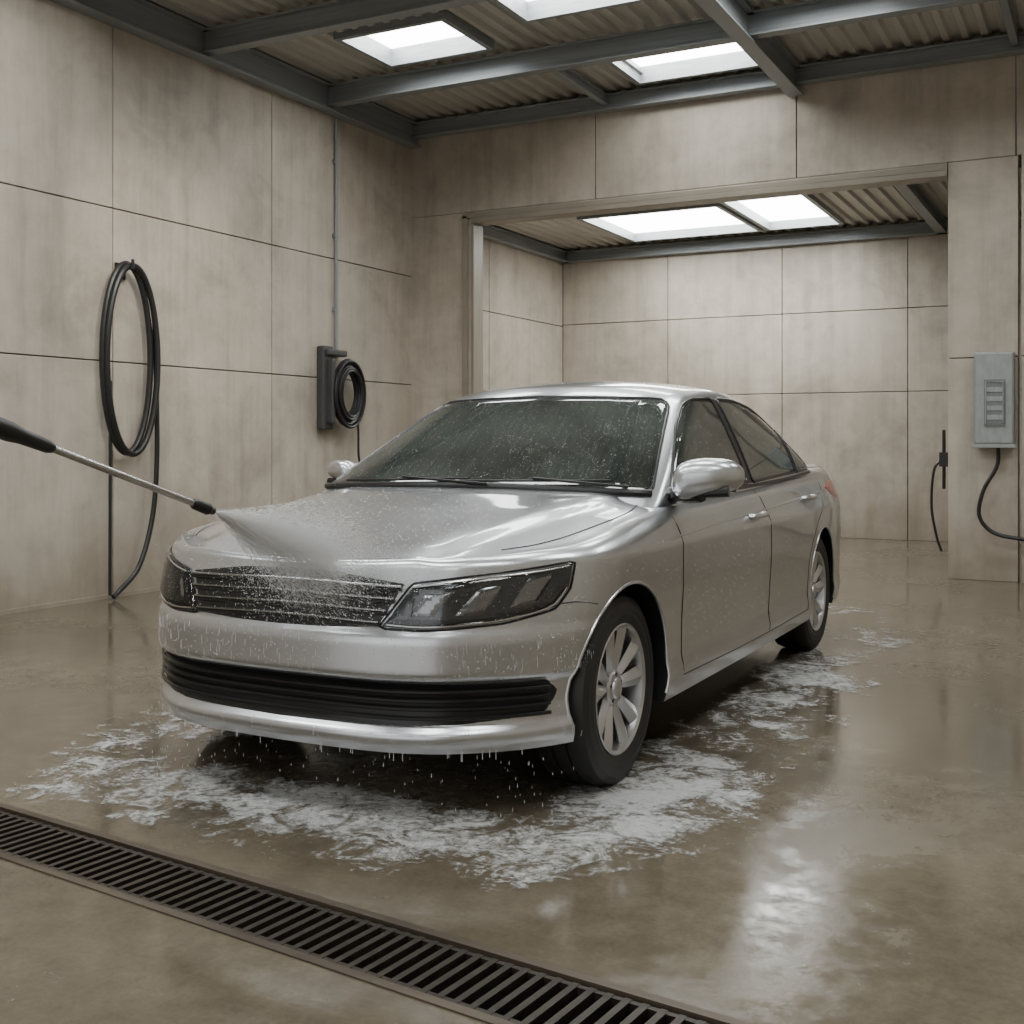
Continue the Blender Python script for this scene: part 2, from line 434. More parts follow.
mb=MB(); mb.tube(catmull([(1.47,fy-.06,1.12),(1.46,fy-.07,.95),(1.36,fy-.10,.75),(1.33,fy-.12,.55),(1.42,fy-.12,.42),(1.6,fy-.12,.37),(1.9,fy-.10,.36),(2.4,fy-.10,.5)],10),.016,8)
mb.obj('cable',[M_rubber],e)
e=empty('wall_tap_hose')
mb=MB(); jx=OX1-.04; jy=YB+.09
mb.tube([(jx,jy,1.25),(jx,jy,.75)],.014,8); mb.box((jx+.0,jy,1.0),(.07,.06,.12))
mb.tube(catmull([(jx-.02,jy,1.0),(jx-.08,jy-.01,.9),(jx-.1,jy,.6),(jx-.06,jy,.35),(jx-.02,jy,.22)],8),.011,8)
mb.obj('pipe_and_hose',[M_rubber],e)

# ------------------------------------------------------------------ CAR
car=empty('sedan_car')
WB=2.87
half=[(.765,0),(.758,.22),(.735,.40),(.678,.55),(.575,.685),(.455,.785),(.31,.860),(.14,.892),(-.1,.900),(-.5,.908),(-1.4,.915),(-2.3,.915),(-2.87,.902),(-3.3,.880),(-3.6,.835),(-3.80,.71),(-3.88,.45),(-3.90,.2),(-3.905,0)]
hp=catmull([(a,b,0) for a,b in half],16)
NH=210
hr=resample(hp,NH)
loop=[(p[1],-p[0]) for p in hr]+[(-p[1],-p[0]) for p in hr[-2:0:-1]]
n=len(loop)
LP=np.array(loop)
tan=np.roll(LP,-1,0)-np.roll(LP,1,0); tan/=np.linalg.norm(tan,axis=1)[:,None]
nor=np.stack([tan[:,1],-tan[:,0]],1)
if (nor[0]@np.array([0,-1]))<0: nor=-nor
Hc=sinterp([-4.0,-3.9,-3.82,-3.65,-3.2,-3.0,-1,-.7,-.4,0,.3,.55,.68,.78],[.95,1.02,1.045,1.055,1.045,1.02,.97,.985,.975,.922,.868,.816,.785,.75],.035)
He=sinterp([-4.0,-3.7,-3,-2,-1,-.5,0,.35,.6,.8],[.93,.965,.968,.938,.91,.89,.850,.800,.762,.72],.08)
def H(x,y):
    s=-y; w=.86; q=min(abs(x)/w,1.15)
    m=q**3.0
    h=Hc(s)*(1-m)+He(s)*m
    fade=min(1,max(0,(s+.75)/.3))*min(1,max(0,(.72-s)/.2))
    xc=.63-.22*max(0,s+.3)
    d=abs(x)-xc
    h+=fade*(.015*math.exp(-(d/.04)**2) if d>0 else .015*math.exp(-(d/.18)**2))
    return h
fi=sinterp([.15,.21,.24,.272,.283,.30,.36,.425,.436,.455,.55,.575,.59,.66,.72,.80],[.06,.034,.010,.006,.018,.042,.046,.038,.008,.0,.003,.010,.022,.038,.054,.085],.006)
si=sinterp([.15,.21,.26,.31,.36,.5,.62,.70,.785,.81,.86,1.0],[.04,.020,.008,.002,.012,.007,.0,.001,.002,.013,.036,.10],.008)
ri=sinterp([.15,.21,.3,.5,.62,.75,.9,1.05],[.07,.05,.02,.0,.0,.03,.04,.09],.02)
vl=list(np.linspace(0,.86,64))+list(.86+.14*np.sin(np.linspace(.08,1,12)*math.pi/2))
def side_pt(i,z,zt,r):
    nx,ny=nor[i]
    wf=max(0,-ny)**1.1; wr=max(0,ny)**1.3; ws=max(0,1-wf-wr)
    ins=wf*fi(z)+wr*ri(z)+ws*si(z)
    q=zt-z
    if q<r: ins+=r*(1-math.sqrt(max(0,1-(1-q/r)**2)))
    return LP[i]-nor[i]*ins
top=[]
for i in range(n):
    r=.020+.040*(1-max(0,-nor[i][1]))
    zt=.8
    for _ in range(4):
        p=side_pt(i,zt,zt,r); zt=H(p[0],p[1])
    top.append((zt,r))
ZL=.215
verts=[];faces=[]
for v in vl:
    for i in range(n):
        zt,r=top[i]; z=ZL+(zt-ZL)*v
        p=side_pt(i,z,zt,r); verts.append((p[0],p[1],z))
nl=len(vl)
K=34
T0=[verts[(nl-1)*n+i] for i in range(n)]
hn=n//2
for k in range(1,K+1):
    f=k/K
    for i in range(n):
        j=i if i<=hn else n-i
        yc=-.42+4.0*(j/hn)
        x=T0[i][0]*(1-f); y=T0[i][1]*(1-f)+yc*f
        verts.append((x,y,H(x,y)))
tot=nl+K
for a in range(tot-1):
    for i in range(n):
        j=(i+1)%n; faces.append((a*n+i,a*n+j,(a+1)*n+j,(a+1)*n+i))
faces.append(tuple(range(n)))
mb=MB(); mb.add(verts,faces)
body=mb.obj('body',[M_paint,M_black],car,merge=1e-4,ang=50)
def bvh(o):
    bm=bmesh.new(); bm.from_mesh(o.data); t=BVHTree.FromBMesh(bm); bm.free(); return t
B_body=bvh(body)
AZ=.33; AR=.350
mbc=MB()
for y in(0,WB):
    for sx in(1,-1):
        vs=[];sg=96
        for xx in(.48*sx,1.2*sx):
            for k in range(sg):
                a=2*math.pi*k/sg; vs.append((xx,y+AR*math.cos(a),AZ+AR*math.sin(a)))
        fs=[(k,(k+1)%sg,sg+(k+1)%sg,sg+k) for k in range(sg)]+[tuple(range(sg)),tuple(range(sg,2*sg))]
        mbc.add(vs,fs,1)
cut=mbc.obj('cutter',[M_paint,M_black],smooth=False)
md=body.modifiers.new('bool','BOOLEAN'); md.operation='DIFFERENCE'; md.object=cut; md.solver='EXACT'
dg=bpy.context.evaluated_depsgraph_get()
nm=bpy.data.meshes.new_from_object(body.evaluated_get(dg))
body.modifiers.clear(); body.data=nm; nm.shade_smooth(); nm.set_sharp_from_angle(angle=math.radians(40))
bpy.data.objects.remove(cut)
Rf=sinterp([-2.95,-2.7,-2.5,-2.2,-1.8,-1.5,-1.25,-1.1],[1.30,1.37,1.41,1.447,1.463,1.450,1.415,1.38],.06)
def RH(x,y): return Rf(-y)-.055*min(1.2,abs(x)/.585)**2.4
def gring(v):
    sf=-.27-.93*v**1.03-.03*max(0,(v-.9)/.1)**2
    sb=-3.60+.96*v**1.05
    w=.822-.215*v**1.25-.03*max(0,(v-.88)/.12)**2
    mdl=(sf+sb)/2
    P=[(sf,0),(sf-.012,.3*w),(sf-.05,.6*w),(sf-.10,.8*w),(sf-.165,.94*w),(sf-.28,.987*w),(sf-.6,w*.998),(mdl,w*1.003),(sb+.6,.99*w),(sb+.34,.955*w),(sb+.16,.87*w),(sb+.06,.7*w),(sb+.015,.38*w),(sb,0)]
    return catmull([(a,b,0) for a,b in P],14)
gv=list(np.linspace(0,.88,26))+[.91,.935,.955,.97,.982,.991,.997,1.0]
tr=gring(1.0)
tl=[(p[1],-p[0]) for p in tr]+[(-p[1],-p[0]) for p in tr[-2:0:-1]]
gn=len(tl); gt=[RH(*p) for p in tl]
verts=[];faces=[]
for v in gv:
    c=gring(v); lp=[(p[1],-p[0]) for p in c]+[(-p[1],-p[0]) for p in c[-2:0:-1]]
    for i in range(gn): verts.append((lp[i][0],lp[i][1],.90+(gt[i]-.90)*v))
K=16; hn=gn//2
for k in range(1,K+1):
    f=k/K
    for i in range(gn):
        j=i if i<=hn else gn-i
        yc=1.5+.85*(j/hn); x=tl[i][0]*(1-f); y=tl[i][1]*(1-f)+yc*f
        verts.append((x,y,RH(x,y)))
tot=len(gv)+K
for a in range(tot-1):
    for i in range(gn):
        j=(i+1)%gn; faces.append((a*gn+i,a*gn+j,(a+1)*gn+j,(a+1)*gn+i))
faces.append(tuple(range(gn)))
mb=MB(); mb.add(verts,faces)
green=mb.obj('cabin',[M_paint],car,merge=1e-4,ang=50)
B_g=bvh(green)

def hit(tree,o,d):
    loc,nr,_,_=tree.ray_cast(Vector(o),Vector(d).normalized())
    if loc is None: return None
    if nr.dot(Vector(d))>0: nr=-nr
    return loc,nr
def p_side(sx,tree): return lambda a,b: hit(tree,(sx*1.6,-a,b),(-sx,0,0))
def p_front(tree): return lambda a,b: hit(tree,(a,-2,b),(0,1,0))
def p_back(tree): return lambda a,b: hit(tree,(a,6,b),(0,-1,0))
def p_top(tree): return lambda a,b: hit(tree,(a,b,2.5),(0,0,-1))
def p_rad(tree,cy=.1,fr=-1,R=.85):
    def f(a,b):
        ph=a/R; d=Vector((math.sin(ph),fr*math.cos(ph),0)); return hit(tree,Vector((0,cy,b))+d*2.2,-d)
    return f
def line(pf,pts,off=0,step=.03,curve=True,closed=False):
    q=[(p[0],p[1],0) for p in pts]
    q=catmull(q,10,closed) if curve else [Vector(x) for x in q]+([Vector(q[0])] if closed else [])
    tl_=sum((q[i+1]-q[i]).length for i in range(len(q)-1))
    q=resample(q,max(3,int(tl_/step)))
    out=[]
    for p in q:
        h=pf(p[0],p[1])
        if h: out.append(h[0]+h[1]*off)
    return out
def rounded(poly,r=.02,k=4):
    out=[];m=len(poly)
    for i in range(m):
        p=Vector(poly[i]); a=Vector(poly[i-1])-p; b=Vector(poly[(i+1)%m])-p
        rr=min(r,a.length*.45,b.length*.45)
        s_=p+a.normalized()*rr; e_=p+b.normalized()*rr
        for j in range(k+1):
            t=j/k; out.append((1-t)**2*s_+2*t*(1-t)*p+t*t*e_)
    return out
def inside(p,poly):
    c=False;j=len(poly)-1
    for i in range(len(poly)):
        a,b=poly[i],poly[j]
        if (a[1]>p[1])!=(b[1]>p[1]) and p[0]<(b[0]-a[0])*(p[1]-a[1])/(b[1]-a[1])+a[0]: c=not c
        j=i
    return c
def patch(mb,pf,poly,off=.004,grid=.025,r=.02,edge=-.003,mat=0,grow=0.012):
    poly=rounded(poly,r) if r else [Vector(p) for p in poly]
    A=resample([(p[0],p[1]) for p in poly],max(24,int(sum((poly[i]-poly[i-1]).length for i in range(len(poly)))/grid)),closed=True)
    pts=[Vector((p[0],p[1])) for p in A]; no=len(pts)
    x0,x1=min(p.x for p in pts),max(p.x for p in pts); y0,y1=min(p.y for p in pts),max(p.y for p in pts)
    inner=[]
    for i in range(no):
        t=(pts[(i+1)%no]-pts[i-1]); nn=Vector((-t.y,t.x)).normalized()*grow
        q=pts[i]+nn
        if not inside(q,pts): q=pts[i]-nn
        if inside(q,pts): inner.append(q)
    gx=np.arange(x0,x1,grid); gy=np.arange(y0,y1,grid)
    pa=np.array([tuple(p) for p in pts])
    for a in gx:
        for b in gy:
            if inside((a,b),pts) and np.min(np.hypot(pa[:,0]-a,pa[:,1]-b))>grid*.8: inner.append(Vector((a,b)))
    res=delaunay_2d_cdt(pts+inner,[(i,(i+1)%no) for i in range(no)],[],1,1e-5)
    vv,ff,ov=res[0],res[2],res[3]
    vs=[];ok=[]
    for k,p in enumerate(vv):
        isb=any(o<no for o in ov[k]); h=pf(p.x,p.y)
        if h is None: vs.append(Vector((0,0,0))); ok.append(False)
        else: vs.append(h[0]+h[1]*(edge if isb else off)); ok.append(True)
    mb.add(vs,[f for f in ff if all(ok[i] for i in f)],mat)
    return [tuple(p) for p in A]

FG=p_front(B_g)
mb=MB(); tr_=MB()
ws=[(-.765,.955),(-.60,.968),(0,.985),(.60,.968),(.765,.955),(.715,1.06),(.590,1.322),(.545,1.348),(0,1.362),(-.545,1.348),(-.590,1.322),(-.715,1.06)]
o=patch(mb,FG,ws,r=.03,off=.005)
tr_.tube(line(FG,o,.002,curve=False,closed=True),.007,6,closed=True)
rw=[(-.62,1.05),(.62,1.05),(.50,1.345),(-.50,1.345)]
o=patch(mb,p_back(B_g),rw,r=.05)
tr_.tube(line(p_back(B_g),o,.002,curve=False,closed=True),.006,6,closed=True)
frt=[(-.635,.955),(-.84,1.09),(-1.07,1.225),(-1.26,1.318),(-1.38,1.348),(-1.66,1.362),(-1.665,.962)]
rrt=[(-1.745,.965),(-1.74,1.364),(-2.0,1.361),(-2.25,1.340),(-2.50,1.285),(-2.78,1.18),(-3.01,1.055),(-2.95,1.0)]
for sx in(1,-1):
    PS=p_side(sx,B_g)
    for w_ in(frt,rrt):
        o=patch(mb,PS,w_,r=.03,off=.004)
        tr_.tube(line(PS,o,.002,curve=False,closed=True,step=.02),.007,6,closed=True)
    patch(tr_,PS,[(-1.66,.955),(-1.66,1.366),(-1.75,1.366),(-1.75,.955)],r=0,off=.003)
    patch(tr_,PS,[(-.64,.95),(-.80,1.055),(-.80,.95)],r=0,off=.006)
    tr_.tube(line(PS,[(-.60,.945),(-1.6,.948),(-2.4,.962),(-2.98,.985)],.003),.009,6)
mb.obj('window_glass',[M_glass],car,ang=80)
for sx in(1,-1): tr_.tube(line(p_side(sx,B_g),[(-2.64,.985),(-2.68,1.215)],.006,curve=False),.007,6)
tr_.tube(line(FG,[(-.76,.955),(-.4,.968),(0,.977),(.4,.968),(.76,.955)],.008),.014,8)
for (x0,z0,x1,z1) in ((-.62,.975,.02,.995),(-.02,.985,.60,.992)):
    tr_.tube(line(FG,[(x0,z0),(x1,z1)],.018,curve=False),.005,6)
for (x0,z0,x1,z1) in ((.12,.97,-.3,.99),(.68,.965,.3,.993)):
    tr_.tube(line(FG,[(x0,z0),(x1,z1)],.025,curve=False),.006,6)
tr_.obj('window_trim',[M_black],car)
PR=p_rad(B_body)
mb=MB()
gp=[(-.435,.732),(-.2,.760),(0,.766),(.2,.760),(.435,.732),(.350,.592),(.18,.582),(0,.579),(-.18,.582),(-.350,.592)]
patch(mb,PR,gp,r=.008,off=.002,mat=0)
lg=[(-.84,.428),(-.4,.433),(0,.436),(.4,.433),(.84,.428),(.885,.385),(.83,.312),(.45,.292),(0,.286),(-.45,.292),(-.83,.312),(-.885,.385)]
patch(mb,PR,lg,r=.02,off=.002,mat=0)
mb.obj('grille_panel',[M_black],car,ang=60)
mb=MB(); mk=MB()
for k in range(4):
    z=.614+k*.035; e_=.352+.021*k
    mb.tube(line(PR,[(-e_,z-.004),(0,z+.003),(e_,z-.004)],.014),.0044,6,0)
    mk.tube(line(PR,[(-e_,z-.012),(0,z-.005),(e_,z-.012)],.008),.007,6,0)
mb.obj('grille_chrome',[M_dchrome],car)
for z in(.322,.35,.378,.405):
    mk.tube(line(PR,[(-.84,z),(0,z-.002),(.84,z)],.014),.006,6,0)
mk.obj('intake_slats',[M_black],car)
hl=[(.345,.592),(.48,.588),(.70,.606),(.86,.640),(.915,.70),(.940,.785),(.82,.770),(.62,.750),(.445,.728)]
base=MB();chrome=MB();cov=MB()
for sx in(1,-1):
    PL=(lambda s_: (lambda a,b: PR(a*s_,b)))(sx)
    o=patch(base,PL,hl,r=.008,off=.002,grid=.02)
    patch(cov,PL,hl,r=.008,off=.014,edge=0,grow=.02,grid=.02)
    patch(chrome,PL,[(.44,.632),(.50,.626),(.570,.705),(.485,.698)],r=.008,off=.007,edge=.003,grow=.010,mat=1,grid=.015)
    patch(chrome,PL,[(.56,.628),(.64,.634),(.71,.722),(.630,.710)],r=.008,off=.007,edge=.003,grow=.010,mat=1,grid=.015)
    patch(chrome,PL,[(.71,.645),(.80,.664),(.865,.750),(.775,.735)],r=.008,off=.007,edge=.003,grow=.010,mat=1,grid=.015)
    chrome.tube(line(PL,[(.375,.604),(.50,.600),(.69,.617),(.84,.650),(.895,.705)],.008),.0045,6)
    chrome.tube(line(PL,[(.455,.716),(.62,.738),(.82,.757),(.915,.770)],.008),.003,6)
    base.tube(line(PL,o,.002,curve=False,closed=True,step=.02),.0035,6,closed=True,mat=1)
base.obj('headlight_housing',[M_lampbase,M_black],car,ang=60); chrome.obj('headlight_reflectors',[M_chrome,M_refl],car); cov.obj('headlight_cover',[M_cover],car,ang=80)
mb=MB(); PRr=p_rad(B_body,2.9,1)
for sx in(1,-1):
    patch(mb,(lambda s_: (lambda a,b: PRr(a*s_,b)))(sx),[(.50,.80),(.72,.79),(.98,.83),(1.12,.89),(1.0,.925),(.72,.93),(.50,.92)],r=.03,off=.006)
mb.obj('tail_lights',[M_red],car,ang=60)
mb=MB(); rs_=.0026
for sx in(1,-1):
    PS=p_side(sx,B_body)
    mb.tube(line(PS,[(-.50,.875),(-.49,.75),(-.485,.5),(-.50,.30)],0,curve=True),rs_,5)
    mb.tube(line(PS,[(-1.69,.925),(-1.70,.75),(-1.69,.5),(-1.68,.28)],0),rs_,5)
    mb.tube(line(PS,[(-3.02,.95),(-2.96,.85),(-2.68,.72),(-2.50,.58),(-2.46,.42),(-2.44,.28)],0),rs_,5)
    mb.tube(line(PS,[(-.50,.285),(-1.4,.275),(-2.44,.28)],0),rs_,5)
    PT=p_top(B_body)
    mb.tube(line(PT,[(sx*.70,.58),(sx*.755,.36),(sx*.765,.1),(sx*.745,-.15),(sx*.70,-.33),(sx*.63,-.44)],0),.003,5)
PT=p_top(B_body)
mb.tube(line(PT,[(-.72,3.62),(-.72,3.4),(-.70,3.2)],0),rs_,5); mb.tube(line(PT,[(.72,3.62),(.72,3.4),(.70,3.2)],0),rs_,5)
for sx in(1,-1):
    PL=(lambda s_: (lambda a,b: PR(a*s_,b)))(sx)
    mb.tube(line(PL,[(.88,.655),(.95,.655),(1.02,.64)],0),.0022,5)
mb.obj('panel_gaps',[M_black],car)
mb=MB()
for sx in(1,-1):
    PS=p_side(sx,B_body)
    for sc in(0,-WB):
        pts=[]
        for k in range(61):
            a=math.radians(-14+208*k/60)
            h=PS(sc+(AR+.004)*math.cos(a),AZ+(AR+.004)*math.sin(a))
            if h: pts.append(h[0]-h[1]*.0035)
        mb.tube(pts,.007,8)
    mb.tube(line(PS,[(-.30,.80),(-1.0,.825),(-2.0,.85),(-3.0,.875),(-3.4,.88)],-.0065),.009,8)
mb.obj('fender_lips',[M_paint],car)
mb=MB()
for sx in(1,-1):
    PS=p_side(sx,B_body)
    for sc,zz in((-1.50,.825),(-2.55,.86)):
        h0=PS(sc,zz); nrm=Vector((sx,0,0))
        pts=[h0[0]+Vector((0,-.10,0)),h0[0]+Vector((0,-.09,0))+nrm*.028,h0[0]+nrm*.034,h0[0]+Vector((0,.09,0))+nrm*.028,h0[0]+Vector((0,.10,0))]
        mb.tube(catmull(pts,6),.012,8)
mb.obj('door_handles',[M_paint],car)
def mirror(sx,cx,cyy,sc):
    m=MB(); vs=[];fs=[]; nu,nv=36,20
    for j in range(nv+1):
        ph=-math.pi/2+math.pi*j/nv
        for i in range(nu):
            th=2*math.pi*i/nu
            c=lambda a,p: math.copysign(abs(math.cos(a))**p,math.cos(a)); s_=lambda a,p: math.copysign(abs(math.sin(a))**p,math.sin(a))
            x=c(ph,.6)*c(th,.7); y=c(ph,.7)*s_(th,.8); z=s_(ph,.8)
            yy=y*.10 if y<0 else y*.035
            xx=x*.128; zz=z*.072*(1-.18*x)-.012*x*x
            vs.append((sx*(cx+xx*sc),cyy+(yy+.035*x)*sc,1.025+(zz+.014*x)*sc))
    for j in range(nv):
        for i in range(nu):
            k=(i+1)%nu; fs.append((j*nu+i,j*nu+k,(j+1)*nu+k,(j+1)*nu+i))
    m.add(vs,fs)
    m.tube([(sx*(cx-.19*sc),cyy+.06,.945),(sx*(cx-.11*sc),cyy+.01,.955),(sx*(cx-.02*sc),cyy-.04,.962)],[.035*sc,.032*sc,.034*sc],10,1)
    m.tube([(sx*(cx-.12*sc),cyy-.06*sc,.962),(sx*(cx+.09*sc),cyy-.04*sc,.974)],.022*sc,10,1)
    m.box((sx*cx,cyy+.037*sc,1.02),(.19*sc,.012,.105*sc),2)
    return m
mirror(1,.970,.60,1.0).obj('mirror_near',[M_paint,M_black,M_chrome],car,merge=1e-5)
mirror(-1,.865,.79,.68).obj('mirror_far',[M_paint,M_black,M_chrome],car,merge=1e-5)
M_disc=simple('brake_disc',(.18,.17,.16),.35,.9)
def wheel(name,sx,y):
    WR=.322; M4=Matrix.Translation((sx*.758,y,WR))@Matrix.Diagonal((sx,1,1,1))
    m=MB()
    m.lathe([(.213,-.09),(.25,-.106),(.29,-.106),(.312,-.094),(.320,-.07),(.322,-.04),(.322,-.031),(.314,-.030),(.314,-.024),(.322,-.023),(.322,.023),(.314,.024),(.314,.030),(.322,.031),(.322,.04),(.320,.07),(.312,.094),(.29,.105),(.268,.107),(.262,.104),(.25,.105),(.225,.098),(.213,.09)],M4,80,0)
    m.lathe([(.214,.088),(.221,.099),(.216,.102),(.206,.094),(.200,.06),(.196,0),(.19,-.09)],M4,80,1)
    m.lathe([(.19,-.085),(.001,-.085)],M4,48,2)
    m.lathe([(.15,-.02),(.15,-.005),(.001,-.005)],M4,48,3)
    m.box(M4@Vector((0.005,.11,.05)),(.05,.07,.13),2)
    for k in range(5):
        for o_ in(-15.5,15.5):
            a=math.radians(90+72*k+o_); ca,sa=math.cos(a),math.sin(a)
            ring=[]
            for r,wd,xf,dp in((.035,.014,.066,.03),(.08,.020,.074,.03),(.13,.027,.082,.028),(.175,.032,.088,.026),(.207,.037,.090,.03)):
                for (u,xo) in((-wd,-.014),(-wd*.45,-.002),(0,.004),(wd*.45,-.002),(wd,-.014),(wd*.8,-dp),(-wd*.8,-dp)):
                    ring.append(M4@Vector((xf+xo,r*ca-u*sa,r*sa+u*ca)))
            fs=[]
            for q in range(4):
                for w in range(7):
                    z=(w+1)%7; fs.append((q*7+w,q*7+z,(q+1)*7+z,(q+1)*7+w))
            fs+=[tuple(range(7)),tuple(range(28,35))]
            m.add(ring,fs,1)
    m.lathe([(.062,.045),(.062,.070),(.054,.078),(.036,.080),(.034,.086),(.028,.090),(.001,.091)],M4,40,1)
    for k in range(5):
        a=math.radians(90+72*k); m.tube([M4@Vector((.06,.046*math.cos(a),.046*math.sin(a))),M4@Vector((.080,.046*math.cos(a),.046*math.sin(a)))],.007,6,2)
    m.obj(name,[M_tire,M_silver,M_black,M_disc],car,ang=20)
wheel('wheel_fl',1,0); wheel('wheel_fr',-1,0); wheel('wheel_rl',1,WB); wheel('wheel_rr',-1,WB)
mb=MB(); mb.box2((-.46,-.45,.17),(.46,3.3,.23)); mb.box2((-.8,.5,.19),(.8,2.3,.225)); mb.obj('underbody',[M_black],car,smooth=False)
mb=MB()
for k in range(170):
    a=random.uniform(-.85,.9); h=PR(a,.235)
    if not h: continue
    z=random.uniform(.005,.20); l=random.uniform(.003,.014); p=h[0]+h[1]*random.uniform(-.06,.05); r=random.uniform(.0007,.0014)
    mb.tube([(p.x,p.y,z),(p.x,p.y,z+l*.4),(p.x,p.y,z+l)],[r*.6,r,r*.2],5)
for k in range(26):
    a=random.uniform(-.85,.9); h=PR(a,.235)
    if h:
        l=random.uniform(.006,.022); p=h[0]; mb.tube([(p.x,p.y,.215-l),(p.x,p.y,.225)],[.0011,.0009],5)
for k in range(230):
    a=random.uniform(-.95,1.0); z0=random.uniform(.45,.57) if random.random()<.7 else random.uniform(.24,.29)
    l=random.uniform(.006,.035); pts=line(PR,[(a,z0),(a,max(.23,z0-l))],.0003,step=.005,curve=False)
    if len(pts)>1: mb.tube(pts,.0007,4)
mb.obj('water_drips',[M_drip],car)
# water beads sitting on the paint and glass
mb=MB()
def bead(h,r,st=1.0):
    c,nn=h; t1=nn.orthogonal().normalized(); dwn=(Vector((0,0,-1))-nn*nn.dot(Vector((0,0,-1))))
    if dwn.length>.2: t1=dwn.normalized()
    t2=nn.cross(t1); vs=[]
    for k in range(6):
        a=2*math.pi*k/6; vs.append(c+(t1*math.cos(a)*st+t2*math.sin(a))*r-nn*.0002)
    for k in range(6):
        a=2*math.pi*k/6; vs.append(c+(t1*math.cos(a)*st+t2*math.sin(a))*r*.62+nn*r*.42)
    vs.append(c+nn*r*.6)
    mb.add(vs,[(k,(k+1)%6,6+(k+1)%6,6+k) for k in range(6)]+[(6+k,6+(k+1)%6,12) for k in range(6)])
def rr_(): return .0009+.0017*random.random()**2.4
PTb=p_top(B_body); PTg=p_top(B_g)
for k in range(3600):
    x,y=random.uniform(-.8,.8),random.uniform(-.70,.50); h=PTb(x,y); g=PTg(x,y)
    if h and (g is None or g[0].z<h[0].z): bead(h,rr_(),1.15)
for k in range(3000):
    x,z=random.uniform(-.76,.76),random.uniform(.98,1.37); h=FG(x,z)
    if h and abs(x)<.78-.45*(z-.95): bead((h[0]+h[1]*.005,h[1]),rr_()*.72,1.5)
for k in range(900):
    x,y=random.uniform(-.55,.55),random.uniform(1.25,2.6); h=PTg(x,y)
    if h: bead(h,rr_())
PSb=p_side(1,B_body); PSg=p_side(1,B_g)
for k in range(3200):
    s,z=random.uniform(-3.7,.4),random.uniform(.26,.93)
    if any(math.hypot(s-c0,z-AZ)<AR+.01 for c0 in(0,-WB)): continue
    h=PSb(s,z)
    if h: bead(h,rr_()*.9,1.6)
for k in range(700):
    s,z=random.uniform(-2.95,-.7),random.uniform(.98,1.34); h=PSg(s,z)
    if h and h[1].z<.75: bead((h[0]+h[1]*.004,h[1]),rr_()*.75,1.5)
for k in range(1500):
    a,z=random.uniform(-1.0,1.0),random.uniform(.44,.57) if random.random()<.6 else random.uniform(.60,.78); h=PR(a,z)
    if h: bead((h[0]+h[1]*(.001 if z<.58 else .012),h[1]),rr_()*.85,1.6)
mb.obj('water_beads',[M_bead],car,ang=80)

# ------------------------------------------------------------------ pressure washer lance
def cam2w(u,v,d):
    X=(u-512)/1165*d; return Vector((2.355+.8865*X-.4627*d,-3.674+.4627*X+.8865*d,1.165-(v-440)/1165*d))
e=empty('pressure_washer_lance')
tip=cam2w(213,511,2.65); hnd=cam2w(0,428,2.1)
D=(tip-hnd).normalized(); Lx=(tip-hnd).length
mb=MB(); A=lambda q: hnd+D*q
mb.tube([A(.1),A(Lx-.05)],.0075,12)
mb.obj('tube',[M_tube],e)
mb=MB()
mb.tube([A(-.35),A(-.33),A(.02),A(.05),A(.115),A(.13)],[.012,.019,.019,.015,.013,.009],14)
mb.tube([A(Lx-.075),A(Lx-.065),A(Lx-.02),A(Lx-.015),A(Lx)],[.009,.013,.014,.010,.009],12)
mb.tube([A(-.34),A(-.45),A(-.52)],[.02,.028,.022],12)
mb.tube([A(-.47),A(-.50)+Vector((0,0,-.15))],[.02,.017],10)
mb.tube([A(-.40)+Vector((0,0,-.02)),A(-.42)+Vector((0,0,-.10))],.006,8)
hs=A(-.50)+Vector((0,0,-.15))
mb.tube(catmull([hs,hs+Vector((-.02,-.05,-.25)),hs+Vector((-.1,-.1,-.6)),Vector((hs.x-.3,hs.y-.1,.12)),Vector((hs.x-.8,hs.y+.1,.015)),Vector((hs.x-1.8,hs.y+.2,.015)),Vector((XL+.5,-1.9,.015)),Vector((XL+.25,-2.6,.015))],14),.010,8)
mb.obj('gun_and_hose',[M_rubber],e)
sp=empty('water_spray')
tgt=cam2w(325,558,3.5)
ax=(tgt-tip); Ls=ax.length; ax.normalize(); s1=ax.cross(Vector((0,0,1))).normalized(); s2=s1.cross(ax)
tip2=tip+ax*.012
mb=MB(); seg=24; vs=[];rings_=10
for j in range(rings_+1):
    f=j/rings_; r=.008+.24*f
    for k in range(seg):
        a=2*math.pi*k/seg; vs.append(tip2+ax*(Ls*1.2*f)+(s1*math.cos(a)+s2*math.sin(a))*r)
fs=[(j*seg+k,j*seg+(k+1)%seg,(j+1)*seg+(k+1)%seg,(j+1)*seg+k) for j in range(rings_) for k in range(seg)]+[tuple(range(seg)),tuple(range(rings_*seg,(rings_+1)*seg))]
mb.add(vs,fs)
m,nt,b=newmat('spray_mist'); nt.nodes.remove(b)
vol=nt.nodes.new('ShaderNodeVolumePrincipled'); vol.inputs['Color'].default_value=(1,1,1,1)
P=pos(nt)
sub=nt.nodes.new('ShaderNodeVectorMath'); sub.operation='DISTANCE'; nt.links.new(P,sub.inputs[0]); sub.inputs[1].default_value=tip
dist=sub.outputs['Value']
dot_=nt.nodes.new('ShaderNodeVectorMath'); dot_.operation='SUBTRACT'; nt.links.new(P,dot_.inputs[0]); dot_.inputs[1].default_value=tip-ax*.03
dd_=nt.nodes.new('ShaderNodeVectorMath'); dd_.operation='NORMALIZE'; nt.links.new(dot_.outputs[0],dd_.inputs[0])
